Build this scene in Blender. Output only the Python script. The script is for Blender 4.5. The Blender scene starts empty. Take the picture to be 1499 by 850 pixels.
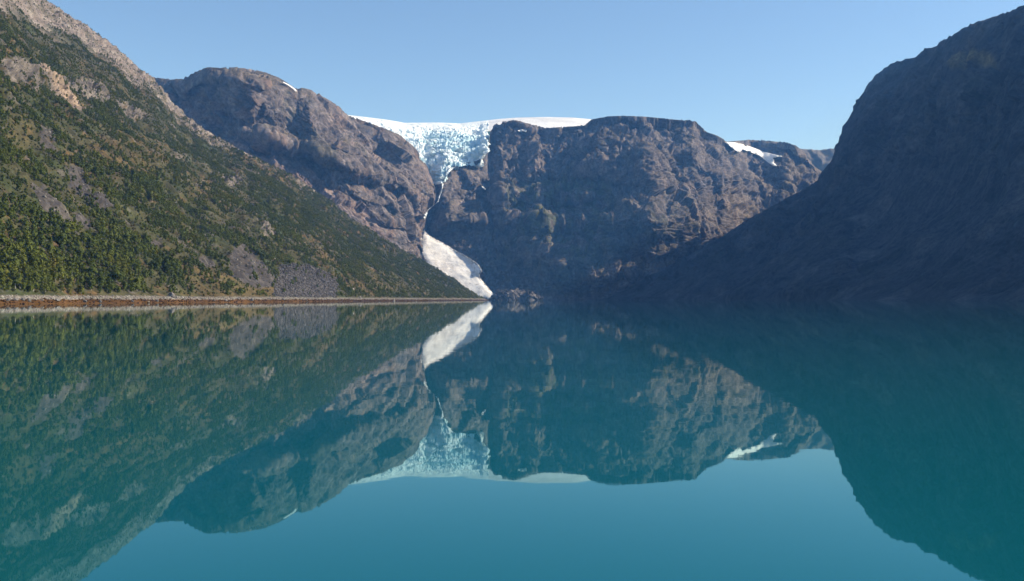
import bpy, math
import numpy as np
from mathutils import Vector, Matrix

rng = np.random.default_rng(7)
W, HZ, F, CAM_Z = 1499.0, 438.2, 1440.0, 2.5
CX = 749.5
S = bpy.context.scene
COL = S.collection
SUN_AZ, SUN_EL = math.radians(84), math.radians(33)
SUN = Vector((math.sin(SUN_AZ)*math.cos(SUN_EL), math.cos(SUN_AZ)*math.cos(SUN_EL), math.sin(SUN_EL)))

# ------------------------------------------------------------------ numpy noise
PERM = rng.permutation(256).astype(np.int32)
PERM = np.concatenate([PERM, PERM, PERM])
G = rng.normal(size=(256, 3)); G = (G/np.linalg.norm(G, axis=1, keepdims=True)).astype(np.float32)

JIT = np.random.default_rng(11).uniform(0, 1, (256, 3)).astype(np.float32)
def pn(x, y, z):
    """gradient noise, about -1..1"""
    x = np.asarray(x, np.float32); y = np.asarray(y, np.float32); z = np.asarray(z, np.float32)
    x, y, z = np.broadcast_arrays(x, y, z)
    xi = np.floor(x); yi = np.floor(y); zi = np.floor(z)
    fx = x-xi; fy = y-yi; fz = z-zi
    xi = xi.astype(np.int32) & 255; yi = yi.astype(np.int32) & 255; zi = zi.astype(np.int32) & 255
    sx = fx*fx*fx*(fx*(fx*6-15)+10); sy = fy*fy*fy*(fy*(fy*6-15)+10); sz = fz*fz*fz*(fz*(fz*6-15)+10)
    def c(dx, dy, dz):
        h = PERM[PERM[PERM[(xi+dx) & 255]+((yi+dy) & 255)]+((zi+dz) & 255)]
        g = G[h]
        return g[..., 0]*(fx-dx)+g[..., 1]*(fy-dy)+g[..., 2]*(fz-dz)
    def L(a, b, t): return a+(b-a)*t
    return 1.6*L(L(L(c(0,0,0), c(1,0,0), sx), L(c(0,1,0), c(1,1,0), sx), sy),
                 L(L(c(0,0,1), c(1,0,1), sx), L(c(0,1,1), c(1,1,1), sx), sy), sz)

def fbm(P, wl, octv=4, gain=.5, off=0.0, sc=(1, 1, 1)):
    out = 0; a = 1.0; f = 1.0/wl; n = 0
    for i in range(octv):
        o = off+i*17.3
        out = out + a*pn(P[0]*f*sc[0]+o, P[1]*f*sc[1]+o*1.7, P[2]*f*sc[2]-o)
        n += a; a *= gain; f *= 2.03
    return out/n

def ridged(P, wl, octv=4, gain=.55, off=0.0, sc=(1, 1, 1)):
    out = 0; a = 1.0; f = 1.0/wl; n = 0; wgt = 1.0
    for i in range(octv):
        o = off+i*11.7
        v = 1-np.abs(pn(P[0]*f*sc[0]+o, P[1]*f*sc[1]+o*1.3, P[2]*f*sc[2]-o))
        v = v*v*wgt
        wgt = np.clip(v*1.6, 0, 1)
        out = out+a*v; n += a; a *= gain; f *= 2.07
    return out/n*2-1

def blocks(P, size, tilt=.5, off=0.0, step=.0, want=False):
    """rock broken along joints: every block is a plane with its own tilt and set-back (metres)"""
    q = [np.asarray(c, np.float32)/size+off for c in P]
    shp = q[0].shape; q = [c.ravel() for c in q]
    b = [np.floor(c).astype(np.int32) for c in q]
    f1 = np.full(q[0].shape, 9.0, np.float32); f2 = f1.copy(); best = np.zeros(q[0].shape, np.int32)
    for dx in (-1, 0, 1):
        for dy in (-1, 0, 1):
            for dz in (-1, 0, 1):
                h = PERM[PERM[PERM[(b[0]+dx) & 255]+((b[1]+dy) & 255)]+((b[2]+dz) & 255)]
                j = JIT[h]
                d = (b[0]+dx+j[:, 0]-q[0])**2+(b[1]+dy+j[:, 1]-q[1])**2+(b[2]+dz+j[:, 2]-q[2])**2
                m = d < f1
                f2 = np.where(m, f1, np.minimum(f2, d)); best = np.where(m, (dx+1)*9+(dy+1)*3+dz+1, best); f1 = np.where(m, d, f1)
    dx, dy, dz = best//9-1, best//3 % 3-1, best % 3-1
    h = PERM[PERM[PERM[(b[0]+dx) & 255]+((b[1]+dy) & 255)]+((b[2]+dz) & 255)]
    j = JIT[h]; g = G[(h+97) & 255]
    r = ((q[0]-b[0]-dx-j[:, 0])*g[:, 0]+(q[1]-b[1]-dy-j[:, 1])*g[:, 1]+(q[2]-b[2]-dz-j[:, 2])*g[:, 2])*tilt*size
    hv = (h.astype(np.float32)*.6180339) % 1.0
    r = r+(hv-.5)*step*size
    if want: return r.reshape(shp), hv.reshape(shp), (np.sqrt(f2)-np.sqrt(f1)).reshape(shp)
    return r.reshape(shp)

def saw(x):
    """beds: slow rise, quick fall back, 0..1"""
    f = x-np.floor(x)
    return np.where(f < .82, f/.82, (1-f)/.18)

def sstep(x, a, b):
    t = np.clip((x-a)/(b-a), 0, 1)
    return t*t*(3-2*t)

def knots(k, u):
    k = np.array(k, float)
    return np.interp(u, k[:, 0], k[:, 1])

def inside(poly, u, v):
    r = np.zeros(u.shape, bool); n = len(poly)
    for i in range(n):
        x1, y1 = poly[i]; x2, y2 = poly[(i+1) % n]
        if y1 == y2: continue
        r ^= ((y1 > v) != (y2 > v)) & (u < (x2-x1)*(v-y1)/(y2-y1)+x1)
    return r

def pdist(poly, u, v):
    d = np.full(u.shape, 1e9); n = len(poly)
    for i in range(n):
        x1, y1 = poly[i]; x2, y2 = poly[(i+1) % n]
        dx, dy = x2-x1, y2-y1
        t = np.clip(((u-x1)*dx+(v-y1)*dy)/(dx*dx+dy*dy+1e-9), 0, 1)
        d = np.minimum(d, np.hypot(u-x1-t*dx, v-y1-t*dy))
    return d

def soft(poly, u, v, e=6.0):
    """1 inside, 0 outside, soft over +-e"""
    xs = [p[0] for p in poly]; ys = [p[1] for p in poly]
    out = np.zeros(u.shape)
    m = (u > min(xs)-e) & (u < max(xs)+e) & (v > min(ys)-e) & (v < max(ys)+e)
    if m.any():
        uu, vv = u[m], v[m]
        d = pdist(poly, uu, vv)*np.where(inside(poly, uu, vv), 1, -1)
        out[m] = sstep(d, -e, e)
    return out

# ------------------------------------------------------------------ mesh / tags
def tag(o, label=None, cat=None, group=None, kind=None):
    if label: o['label'] = label
    if cat: o['category'] = cat
    if group: o['group'] = group
    if kind: o['kind'] = kind
    return o

def link(name, me, mats, parent=None):
    o = bpy.data.objects.new(name, me); COL.objects.link(o)
    for m in (mats if isinstance(mats, (list, tuple)) else [mats]): me.materials.append(m)
    if parent: o.parent = parent
    return o

def raw_mesh(name, V, Fc, col=None, smooth=True):
    """V (n,3), Fc (m,k) all faces with k corners"""
    me = bpy.data.meshes.new(name)
    V = np.ascontiguousarray(V, np.float32); Fc = np.ascontiguousarray(Fc, np.int32)
    me.vertices.add(len(V)); me.vertices.foreach_set('co', V.ravel())
    m, k = Fc.shape
    me.loops.add(m*k); me.loops.foreach_set('vertex_index', Fc.ravel())
    me.polygons.add(m)
    me.polygons.foreach_set('loop_start', np.arange(0, m*k, k, dtype=np.int32))
    me.polygons.foreach_set('loop_total', np.full(m, k, np.int32))
    me.polygons.foreach_set('use_smooth', np.full(m, smooth, bool))
    if col is not None:
        a = me.color_attributes.new('albedo', 'FLOAT_COLOR', 'POINT')
        c = np.ones((len(V), 4), np.float32); c[:, :3] = col
        a.data.foreach_set('color', c.ravel())
    me.update(); me.validate()
    return me

def grid_faces(nr, nc, mask=None):
    i = np.arange(nr*nc).reshape(nr, nc)
    q = np.stack([i[:-1, :-1], i[:-1, 1:], i[1:, 1:], i[1:, :-1]], -1).reshape(-1, 4)
    if mask is not None:
        mk = (mask[:-1, :-1] & mask[:-1, 1:] & mask[1:, 1:] & mask[1:, :-1]).reshape(-1)
        q = q[mk]
    return q

def pt(u, v, d):
    """point seen at pixel (u,v) of the survey view, at forward distance d"""
    return np.stack([(u-CX)/F*d, d, CAM_Z+(HZ-v)/F*d], -1)

def normals(P):
    du = np.gradient(P, axis=1); dw = np.gradient(P, axis=0)
    n = np.cross(du, dw)
    n /= np.linalg.norm(n, axis=-1, keepdims=True)+1e-9
    return n   # rows go up, columns go right: points to the camera / up

# ------------------------------------------------------------------ materials
def mat(name): 
    m = bpy.data.materials.new(name); m.use_nodes = True
    nt = m.node_tree; b = nt.nodes['Principled BSDF']
    return m, nt, b

def nd(nt, t, **kw):
    n = nt.nodes.new(t)
    for k, v in kw.items():
        if isinstance(k, str) and hasattr(n, k): setattr(n, k, v)
        else: n.inputs[k].default_value = v
    return n

def land_mat(name, s1=.16, s2=.035, amt=.55, bump=1.5, rough=.95, k=.8):
    m, nt, b = mat(name)
    a = nd(nt, 'ShaderNodeVertexColor', layer_name='albedo')
    g = nd(nt, 'ShaderNodeNewGeometry')
    n1 = nd(nt, 'ShaderNodeTexNoise'); n1.inputs['Scale'].default_value = s1; n1.inputs['Detail'].default_value = 5; n1.inputs['Roughness'].default_value = .65
    n2 = nd(nt, 'ShaderNodeTexNoise'); n2.inputs['Scale'].default_value = s2; n2.inputs['Detail'].default_value = 6; n2.inputs['Roughness'].default_value = .6
    for n in (n1, n2): nt.links.new(g.outputs['Position'], n.inputs['Vector'])
    mx = nd(nt, 'ShaderNodeMath', operation='MULTIPLY'); nt.links.new(n1.outputs['Fac'], mx.inputs[0]); nt.links.new(n2.outputs['Fac'], mx.inputs[1])
    mr = nd(nt, 'ShaderNodeMapRange'); mr.inputs['From Min'].default_value = .12; mr.inputs['From Max'].default_value = .40
    mr.inputs['To Min'].default_value = (1-amt)*k; mr.inputs['To Max'].default_value = (1+amt)*k
    nt.links.new(mx.outputs[0], mr.inputs['Value'])
    vm = nd(nt, 'ShaderNodeVectorMath', operation='SCALE')
    nt.links.new(a.outputs['Color'], vm.inputs[0]); nt.links.new(mr.outputs['Result'], vm.inputs['Scale'])
    nt.links.new(vm.outputs[0], b.inputs['Base Color'])
    bp = nd(nt, 'ShaderNodeBump'); bp.inputs['Strength'].default_value = .8; bp.inputs['Distance'].default_value = bump
    nt.links.new(n1.outputs['Fac'], bp.inputs['Height']); nt.links.new(bp.outputs[0], b.inputs['Normal'])
    b.inputs['Roughness'].default_value = rough; b.inputs['Specular IOR Level'].default_value = .15
    return m

M_LAND = land_mat('hillside_ground', .22, .03, .5, 1.2)
M_ROCK = land_mat('mountain_rock', .09, .02, .75, 5.0)
M_FAR = land_mat('far_rock', .03, .006, .4, 6.0)
M_SNOW = land_mat('old_snow', .12, .03, .12, 1.0, .7, .97)
M_ICE = land_mat('glacier_ice', .10, .02, .12, 3.0, .5, .97)

# ------------------------------------------------------------------ mountains as surveyed surfaces
def relief(L, u, leak):
    """depth (m per px) from a map of which way the facets turn: +1 recedes to the right"""
    du = np.gradient(u)
    out = np.zeros_like(L); acc = np.zeros(L.shape[0])
    for j in range(L.shape[1]):
        k = math.exp(-abs(du[j])/leak)
        acc = acc*k+L[:, j]*du[j]
        out[:, j] = acc
    return out

def blur(A, n, axis):
    if n < 1: return A
    k = np.hanning(2*n+3)[1:-1]; k /= k.sum()
    pad = [(0, 0)]*A.ndim; pad[axis] = (n, n)
    B = np.pad(A, pad, mode='edge')
    return np.apply_along_axis(lambda x: np.convolve(x, k, 'valid'), axis, B)

class Mountain:
    def __init__(self, u, nw, sil, base, ridge, wpow=1.0):
        self.u = u; self.ysil = sil(u); self.b = base(u); self.r = ridge(u)
        self.w = np.linspace(0, 1, nw)**wpow
        self.s = (HZ-self.ysil)/F; self.e0 = -CAM_Z/self.b
        self.e = self.e0[None]+(self.s-self.e0)[None]*self.w[:, None]
        self.v = HZ-self.e*F
        self.U = np.broadcast_to(u[None], self.e.shape).copy()
        t = (self.e-self.e0)/(self.s-self.e0)
        # plane rising evenly from the shore to the crest: h = k (d - b)
        k = (self.s*self.r+CAM_Z)/np.maximum(self.r-self.b, 1)
        self.d = (k*self.b+CAM_Z)/(k-self.e)
    def at(self, u, v, key='d'):
        """bilinear look-up of the smooth surface"""
        A = getattr(self, key)
        j = np.interp(u, self.u, np.arange(len(self.u)))
        j0 = np.clip(np.floor(j).astype(int), 0, len(self.u)-2); fj = j-j0
        def colv(jj):
            wv = np.clip(((HZ-v)/F-self.e0[jj])/(self.s[jj]-self.e0[jj]), 0, 1)
            i = np.interp(wv, self.w, np.arange(len(self.w)))
            i0 = np.clip(np.floor(i).astype(int), 0, len(self.w)-2); fi = i-i0
            return A[i0, jj]*(1-fi)+A[i0+1, jj]*fi
        return colv(j0)*(1-fj)+colv(j0+1)*fj
    def base_points(self):
        self.P = pt(self.U, self.v, self.d); return self.P
    def displace(self, D, rough=4):
        """D metres along the normal; then settle the crest on the surveyed skyline"""
        n = normals(blur(blur(self.P, 3, 0), 3, 1))
        self.P = self.P+n*D[..., None]
        el = ((self.P[..., 2]-CAM_Z)/self.P[..., 1]).max(0)
        q = np.clip(self.s, .002, None)/np.clip(el, .002, None)
        q = blur(q[None], rough, 1)[0]
        q = np.clip(q, .6, 1.5)
        z = self.P[..., 2]
        self.P[..., 2] = np.where(z > 0, z*(1+(q-1)[None]*np.clip(self.w*1.5, 0, 1)[:, None]), z)
    def survey(self, u0, u1, v0, v1, st=.5):
        """depth of the finished rock face over a window, to lay snow and ice on it"""
        Pp = self.P.reshape(-1, 3); pu = CX+Pp[:, 0]/Pp[:, 1]*F; pv = HZ-(Pp[:, 2]-CAM_Z)/Pp[:, 1]*F
        nu, nv = int((u1-u0)/st)+1, int((v1-v0)/st)+1
        Z = np.full((nv, nu), np.inf); c = 1.0
        Zc = np.full((int((v1-v0)/c)+1, int((u1-u0)/c)+1), np.inf)
        i = ((pv-v0)/c).round().astype(int); j = ((pu-u0)/c).round().astype(int)
        ok = (i >= 0) & (i < Zc.shape[0]) & (j >= 0) & (j < Zc.shape[1])
        np.minimum.at(Zc, (i[ok], j[ok]), Pp[ok, 1])
        for _ in range(12):                      # fill gaps from neighbours
            Q = np.pad(Zc, 1, constant_values=np.inf)
            nb = np.minimum.reduce([Q[:-2, 1:-1], Q[2:, 1:-1], Q[1:-1, :-2], Q[1:-1, 2:]])
            Zc = np.where(np.isinf(Zc), nb, Zc)
        Zc = np.where(np.isinf(Zc), 9e3, Zc)
        self.sv = (u0, v0, c, Zc)
    def look(self, u, v):
        u0, v0, c, Z = self.sv
        x = np.clip((u-u0)/c, 0, Z.shape[1]-1.001); y = np.clip((v-v0)/c, 0, Z.shape[0]-1.001)
        i = np.floor(y).astype(int); j = np.floor(x).astype(int); a = y-i; b = x-j
        return (Z[i, j]*(1-a)*(1-b)+Z[i+1, j]*a*(1-b)+Z[i, j+1]*(1-a)*b+Z[i+1, j+1]*a*b)
    def finish(self, name, col, material, back=14, back_len=1200, drop=.5, label=None, cat=None, smooth=True):
        P = self.P; top = P[-1]
        dirv = top[:, :2]/np.linalg.norm(top[:, :2], axis=1, keepdims=True)
        rows = []
        for j in range(1, back+1):
            f = (j/back)**1.6
            q = top.copy(); q[:, :2] += dirv*back_len*f
            q[:, 2] = top[:, 2]*(1-drop*f)+12*fbm((q[:, 0], q[:, 1], q[:, 2]), 90, 3)*min(1, j/4)-3*j/back
            rows.append(q)
        bot = P[0].copy(); dv = bot[:, :2]/np.linalg.norm(bot[:, :2], axis=1, keepdims=True)
        bot[:, :2] -= dv*12; bot[:, 2] = -4
        A = np.concatenate([bot[None], P, np.array(rows)])
        C = np.concatenate([col[:1], col, np.repeat(col[-1:], back, 0)])
        me = raw_mesh(name, A.reshape(-1, 3), grid_faces(A.shape[0], A.shape[1]), C.reshape(-1, 3), smooth)
        o = link(name, me, material)
        tag(o, label, cat, None, 'structure')
        return o

def mixc(a, b, t):
    return a+(np.asarray(b, float)-a)*np.asarray(t)[..., None]

# ---------- 1  wooded hillside on the left shore ---------------------------------
def shore_b(u):
    L = (u-CX)/F
    b = 321.0/np.maximum(.076-L, .02)
    x = L*b
    return b+11*pn(b/60, 0.3, 0.7)+22*pn(b/190, 4.3, 0.7)+3*pn(b/17, 2.3, .7)
sil1 = lambda u: knots([(-500,-330),(-200,-150),(0,-42),(40,-15),(68,1),(95,18),(112,29),(116,31),(124,38),(140,48),(152,57),(165,66),(178,78),(190,91),(207,103),(222,113),(232,125),(248,147),(262,160),(280,176),(305,193),(328,206),(350,219),(371,229),(400,244),(427,257),(455,277),(483,295),(510,320),(530,331),(550,343),(570,355),(590,368),(606,376),(622,385),(640,395),(657,405),(680,420),(697,430),(706,436.2),(716,439)], u)
rid1 = lambda u: knots([(-500,1500),(-200,1650),(0,1840),(68,2300),(222,2480),(371,2380),(483,2700),(550,2660),(622,2890),(706,3030),(716,3120)], u)
u1 = np.unique(np.concatenate([np.linspace(-450, 0, 80), np.arange(0, 716, .85)]))
M1 = Mountain(u1, 620, sil1, shore_b, lambda u: np.maximum(rid1(u), shore_b(u)+25))
h0 = CAM_Z+M1.e*M1.d
M1.d = M1.d+16*sstep(h0, 0, 7)*sstep(716-M1.U, 0, 90)
# gullies and hollows
Lm = np.zeros(M1.d.shape)
for poly, val in [
    ([(95,245),(118,245),(170,300),(150,302),(105,268)], -1.0), ([(40,272),(60,280),(112,342),(124,352),(100,345),(50,300)], -1.0),
    ([(185,255),(212,252),(218,290),(190,292)], -1.2), ([(212,256),(240,262),(236,290),(218,290)], .8),
    ([(340,312),(352,318),(378,352),(366,358),(348,338)], -1.0), ([(60,95),(80,105),(120,160),(104,168),(70,130)], .9),
    ([(0,90),(40,95),(60,130),(40,128),(0,112)], .6), ([(330,290),(360,300),(350,318),(330,306)], .8),
    ([(55,185),(75,190),(85,215),(62,212)], -.9), ([(350,362),(400,395),(398,415),(350,407),(338,380)], .2),
    ([(113,28),(125,36),(130,48),(118,42)], -.8)]:
    Lm += val*soft(poly, M1.U, M1.v, 5)
M1.d = M1.d+.55*relief(Lm, M1.u, 45)*sstep(h0, 4, 30)
P = M1.base_points(); Pn = (P[..., 0], P[..., 1], P[..., 2])
hh = P[..., 2]
amp = sstep(hh, 4, 45)
along = P[..., 1]+.12*P[..., 0]; downs = P[..., 2]*1.6
gul = fbm((along+18*fbm(Pn, 90, 2, off=3), downs*.22, downs*0), 46, 3, off=9)
crag = ridged(Pn, 70, 5, off=2)
outc_n = fbm(Pn, 120, 5, .6, off=21)
rp_all = [[(0,84),(40,92),(62,120),(52,140),(40,125),(0,118)], [(56,92),(66,88),(88,118),(100,135),(122,160),(110,166),(86,140),(62,112)], [(86,104),(120,108),(148,118),(165,140),(150,146),(122,140),(100,122)], [(170,146),(215,166),(220,178),(188,172)], [(318,250),(345,258),(360,272),(335,272)], [(340,300),(380,318),(400,345),(385,345),(352,316)]]
OUT_ = sum(soft(p, M1.U, M1.v, 6) for p in rp_all)
bare_ = 1-sstep(M1.v-M1.ysil[None], 8, 40)
OUT_ = OUT_*(9*saw((P[..., 2]*.8-P[..., 1]*.25)/21+1.5*fbm(Pn, 60, 3, off=71))+6*ridged(Pn, 20, 4, .65, off=72)-3)+bare_*amp*(6*saw((P[..., 2]*.8-P[..., 1]*.3)/34+1.7*fbm(Pn, 90, 3, off=73))+5*ridged(Pn, 34, 5, .65, off=74))
OUT_ = OUT_+7*soft([(112,24),(124,32),(131,46),(120,44)], M1.U, M1.v, 4)
D = 14*fbm(Pn, 260, 3, off=5)*sstep(hh, 20, 160)+OUT_+5.5*crag*amp+3.0*gul*amp+1.6*ridged(Pn, 22, 3, off=31)*amp+.5*fbm(Pn, 6, 2, off=8)*sstep(hh, 1, 6)
M1.displace(D, 5)
P = M1.P; hh = P[..., 2]; U, V = M1.U, M1.v
dsil = V-M1.ysil[None]            # px below the skyline
# what covers the ground
bare = 1-sstep(dsil-knots([(-500,60),(0,52),(68,46),(110,34),(182,32),(227,16),(300,11),(430,6),(520,0),(720,-10)], U)[...]+14*outc_n+8*crag, -7, 7)
rock_poly = [([(0,84),(40,92),(62,120),(52,140),(40,125),(0,118)], 1), ([(56,92),(66,88),(88,118),(100,135),(122,160),(110,166),(86,140),(62,112)], 1.2),
             ([(86,104),(120,108),(148,118),(165,140),(150,146),(122,140),(100,122)], .8), ([(170,146),(215,166),(220,178),(188,172)], .9),
             ([(318,250),(345,258),(360,272),(335,272)], .8), ([(190,204),(225,222),(230,232),(205,222)], .6), ([(245,256),(300,258),(306,276),(270,274)], .5),
             ([(375,332),(392,328),(410,345),(385,350)], .6), ([(340,300),(380,318),(400,345),(385,345),(352,316)], .5), ([(205,180),(245,190),(255,200),(215,196)], .4)]
outc = sum(w_*soft(p, U, V, 6) for p, w_ in rock_poly)
outc = np.clip(sstep(outc+1.1*fbm(Pn, 22, 4, .65, off=77)*(outc > .02)-.1, .35, .6)+sstep(outc_n+.35*crag, .42, .62)*.8*sstep(hh, 40, 90)*(U < 470), 0, 1)
scree_poly = [([(340,366),(352,360),(371,367),(403,394),(402,417),(380,424),(350,407),(336,390)], 1), ([(281,378),(300,374),(322,384),(300,392)], 1),
              ([(95,240),(118,246),(172,304),(150,304),(104,268)], .9), ([(40,272),(60,278),(112,342),(132,352),(100,348),(52,302)], 1),
              ([(106,312),(140,330),(128,338),(100,326)], .8), ([(198,344),(240,350),(236,358),(205,354)], .6), ([(55,180),(80,190),(88,225),(60,215)], .7)]
scree = np.clip(sum(w_*soft(p, U, V, 5) for p, w_ in scree_poly), 0, 1)
scree = sstep(scree+.9*fbm((along, downs*.5, downs*0), 20, 4, .6, off=55)*(scree > .02), .4, .62)
talus = soft([(409,384),(440,388),(470,392),(492,412),(494,434),(430,436),(398,434),(402,410)], U, V, 5)
talus = sstep(talus+.9*fbm(Pn, 24, 4, .6, off=61)*(talus > .02), .35, .6)
meadow = np.clip(soft([(262,392),(300,392),(338,408),(400,424),(400,437),(262,437)], U, V, 6)+.9*soft([(118,205),(220,190),(262,225),(230,255),(160,240)], U, V, 16)
                 + .8*soft([(0,170),(30,168),(52,190),(40,230),(0,215)], U, V, 9)+.8*soft([(270,255),(320,262),(345,290),(300,300),(262,285)], U, V, 9)
                 + .8*soft([(505,395),(560,398),(640,425),(640,432),(510,434)], U, V, 6)+.7*soft([(440,352),(470,362),(500,385),(490,395),(450,372)], U, V, 5), 0, 1)
# colours
g1 = fbm(Pn, 60, 4, off=40); g2 = fbm(Pn, 14, 3, off=44); g3 = fbm(Pn, 200, 3, off=48)
C = np.zeros(P.shape)+np.array([.062, .058, .026])
C = mixc(C, (.045, .055, .020), sstep(g1, -.1, .35))
C = mixc(C, (.125, .078, .034), sstep(g2+.7*g3+.3*meadow, .12, .5)*.85)
C = mixc(C, (.125, .108, .092), sstep(fbm(Pn, 24, 4, .65, off=47)+.25*crag, .2, .5)*.7)
C = mixc(C, (.100, .082, .030), meadow*.55*sstep(g2+.4*g1, -.5, .1))
heath = mixc(np.zeros(P.shape)+np.array([.175, .14, .12]), (.27, .235, .205), sstep(g2, -.2, .4))
heath = mixc(heath, (.12, .105, .07), sstep(g1+.4*crag, .1, .45)*.8)
C = mixc(C, (0, 0, 0), bare*0)
C = C*(1-bare[..., None])+heath*bare[..., None]
rockc = mixc(np.zeros(P.shape)+np.array([.125, .108, .094]), (.22, .185, .15), sstep(g2+.5*g1, -.1, .5))
C = C*(1-outc[..., None])+rockc*outc[..., None]
tan_ = soft([(58,92),(68,88),(90,118),(122,158),(112,164),(84,134)], U, V, 5)
C = mixc(C, (.30, .22, .155), tan_*outc*.8)
scc = mixc(np.zeros(P.shape)+np.array([.060, .053, .050]), (.098, .085, .076), sstep(g2, -.2, .4))
C = C*(1-scree[..., None])+scc*scree[..., None]
C = mixc(C, (.062, .057, .057), talus)
# beach: wrack, pebbles, turf edge
zz = hh+.5*fbm(Pn, 9, 3, off=90)+.35*pn(along/25, .3, 2)
turf = sstep(zz, 4.3, 5.6)
peb = mixc(np.zeros(P.shape)+np.array([.17, .15, .125]), (.30, .27, .235), sstep(fbm(Pn, 3.0, 2, off=93), -.1, .3))
C = peb*(1-turf[..., None])+C*turf[..., None]
wr = mixc(np.zeros(P.shape)+np.array([.100, .047, .010]), (.045, .024, .011), sstep(fbm(Pn, 7, 3, off=96)+.9*sstep(U, 380, 560)-.2, 0, .6))
wrack = 1-sstep(zz, 2.3, 2.75)
C = C*(1-wrack[..., None])+wr*wrack[..., None]
M1.finish('hillside', C, M_LAND, back=10, back_len=900, drop=.55, label='birch wooded hillside falling to the shore on the left', cat='hillside')

# where trees may grow
dens = (1-outc*.97)*(1-scree*.93)*(1-talus*.97)*(1-bare*.93)
clump = fbm(Pn, 58, 4, .6, off=120)+.35*fbm(Pn, 16, 3, off=126)
dens *= .05+.95*sstep(clump, -.16, .12)
grove = np.clip(soft([(-40,300),(60,300),(130,345),(200,352),(262,392),(268,433),(-40,433)], U, V, 14)+soft([(185,252),(236,256),(240,296),(190,294)], U, V, 6)
                + soft([(400,262),(470,300),(560,358),(700,432),(640,424),(520,380),(430,330),(380,285)], U, V, 10)+.6*soft([(0,30),(60,70),(200,150),(340,240),(330,262),(180,190),(60,110),(0,70)], U, V, 14), 0, 1)
dens = np.where(grove > 0, np.maximum(dens, grove*(1-scree)*(1-.8*outc)*(1-talus)*(.25+.70*sstep(clump, -.34, -.05))), dens)
dens *= (1-.72*meadow)
dens *= sstep(zz, 5.0, 7.0)
dens = np.where((U < -60), 0, dens)

# ---------- 2  rocky mountain behind it -------------------------------------------
sil2 = lambda u: knots([(60,190),(150,135),(200,118),(225,113),(250,116),(275,115),(290,105),(305,98),(325,99),(345,98),(365,101),(385,105),(400,111),(415,119),(436,130),(441,128),(456,131),(480,147),(507,168.5),(535,178),(560,187),(585,198),(602,213),(607,227),(615,234),(622,241),(631,259),(636,272),(638,330),(640,420),(646,434)], u)
u2 = np.unique(np.concatenate([np.arange(60, 215, 5.0), np.arange(215, 646, .8)]))
M2 = Mountain(u2, 520, sil2, lambda u: knots([(60,3300),(225,3150),(350,2960),(400,3010),(520,3150),(600,3500),(646,3950)], u),
              lambda u: knots([(60,4250),(225,4150),(350,3880),(440,4020),(500,4150),(646,4350)], u))
v = M2.v
shift = knots([(280,0),(291,-1),(305,-11),(323,-19),(341,-18),(360,-22),(383,-14),(405,0)], v)*sstep(M2.U, 560, 634)
Lm = np.zeros(v.shape)+.30
for poly, val in [
    ([(226,116),(280,119),(330,106),(372,116),(374,145),(357,165),(363,181),(335,172),(300,152),(270,138),(230,128)], -1.25),
    ([(343,190),(363,181),(387,184),(394,200),(390,213),(365,205)], -1.35), ([(376,113),(430,133),(432,180),(430,212),(402,200),(392,170),(379,150)], .35),
    ([(438,146),(450,150),(460,175),(473,205),(462,237),(440,215),(428,190),(434,170)], -1.5), ([(484,210),(506,214),(514,257),(500,256),(482,235)], -1.3),
    ([(544,190),(558,190),(614,262),(604,266)], -1.2), ([(520,285),(530,286),(556,322),(548,326)], -1.2), ([(455,225),(480,240),(530,290),(520,296),(470,255)], -.7),
    ([(470,165),(500,185),(560,260),(600,320),(560,310),(500,240)], .25)]:
    Lm += val*soft(poly, M2.U, v, 6)
M2.d = M2.d+3.6*blur(blur(relief(Lm-.15, M2.u, 120), 3, 0), 2, 1)*sstep(M2.w, 0, .2)[:, None]*(1-sstep(M2.U, 600, 640))
M2.U = M2.U+shift
P = M2.base_points(); Pn = (P[..., 0], P[..., 1], P[..., 2])
# beds dip to the right: noise stretched along that dip
sx, sz_ = P[..., 0], P[..., 2]
dipc = (sx*.74-sz_*.67, P[..., 1], (sx*.67+sz_*.74))
amp = sstep(M2.w, 0, .08)[:, None]
wq = fbm(Pn, 240, 4, off=54)
wp = [c+14*fbm(Pn, 70, 3, .6, off=60+k) for k, c in enumerate((dipc[0]*.5, dipc[1]*.8, dipc[2]))]
top2 = (1-.65*sstep(M2.w, .86, 1))[:, None]
D = (12*ridged(Pn, 330, 2, off=4)+14*ridged(dipc, 210, 2, .5, off=14, sc=(.3, 1, 1))
     + top2*(blocks(wp, 130, .34, .3, .05)+blocks(wp, 46, .28, 5.1, .06)+blocks(wp, 18, .34, 9.1, .10)+4.2*saw(dipc[2]/31+1.5*fbm(Pn, 200, 4, off=54))+2.2*saw(dipc[2]/13+3*fbm(Pn, 200, 4, off=54)))
     - 9*sstep(ridged(dipc, 130, 2, off=64, sc=(.4, 1, .8)), .55, .9)+1.6*fbm(Pn, 12, 3, .6, off=24))
rim = 1-.6*sstep(M2.U, 595, 640)
M2.displace(D*amp*rim, 5)
P = M2.P
g1 = fbm(Pn, 170, 4, off=140); g2 = fbm(dipc, 60, 4, off=144, sc=(.4, 1, 1)); g3 = ridged(Pn, 45, 3, off=148)
C = np.zeros(P.shape)+np.array([.130, .110, .101])
C = mixc(C, (.185, .142, .122), sstep(g1+.3*g2, -.05, .4))
C = mixc(C, (.085, .080, .076), sstep(g2, .05, .45)*.8)
C = mixc(C, (.215, .19, .178), sstep(g3, .15, .6)*.5)
pink = soft([(215,118),(235,128),(300,156),(345,190),(392,216),(440,236),(520,292),(560,330),(560,350),(430,270),(250,170)], M2.U, v, 10)
C = mixc(C, (.215, .15, .122), pink*.65*sstep(g1, -.4, .2))
rust = sstep(fbm(Pn, 90, 3, off=150), .12, .4)
C = mixc(C, (.20, .132, .09), rust*.5)
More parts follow.
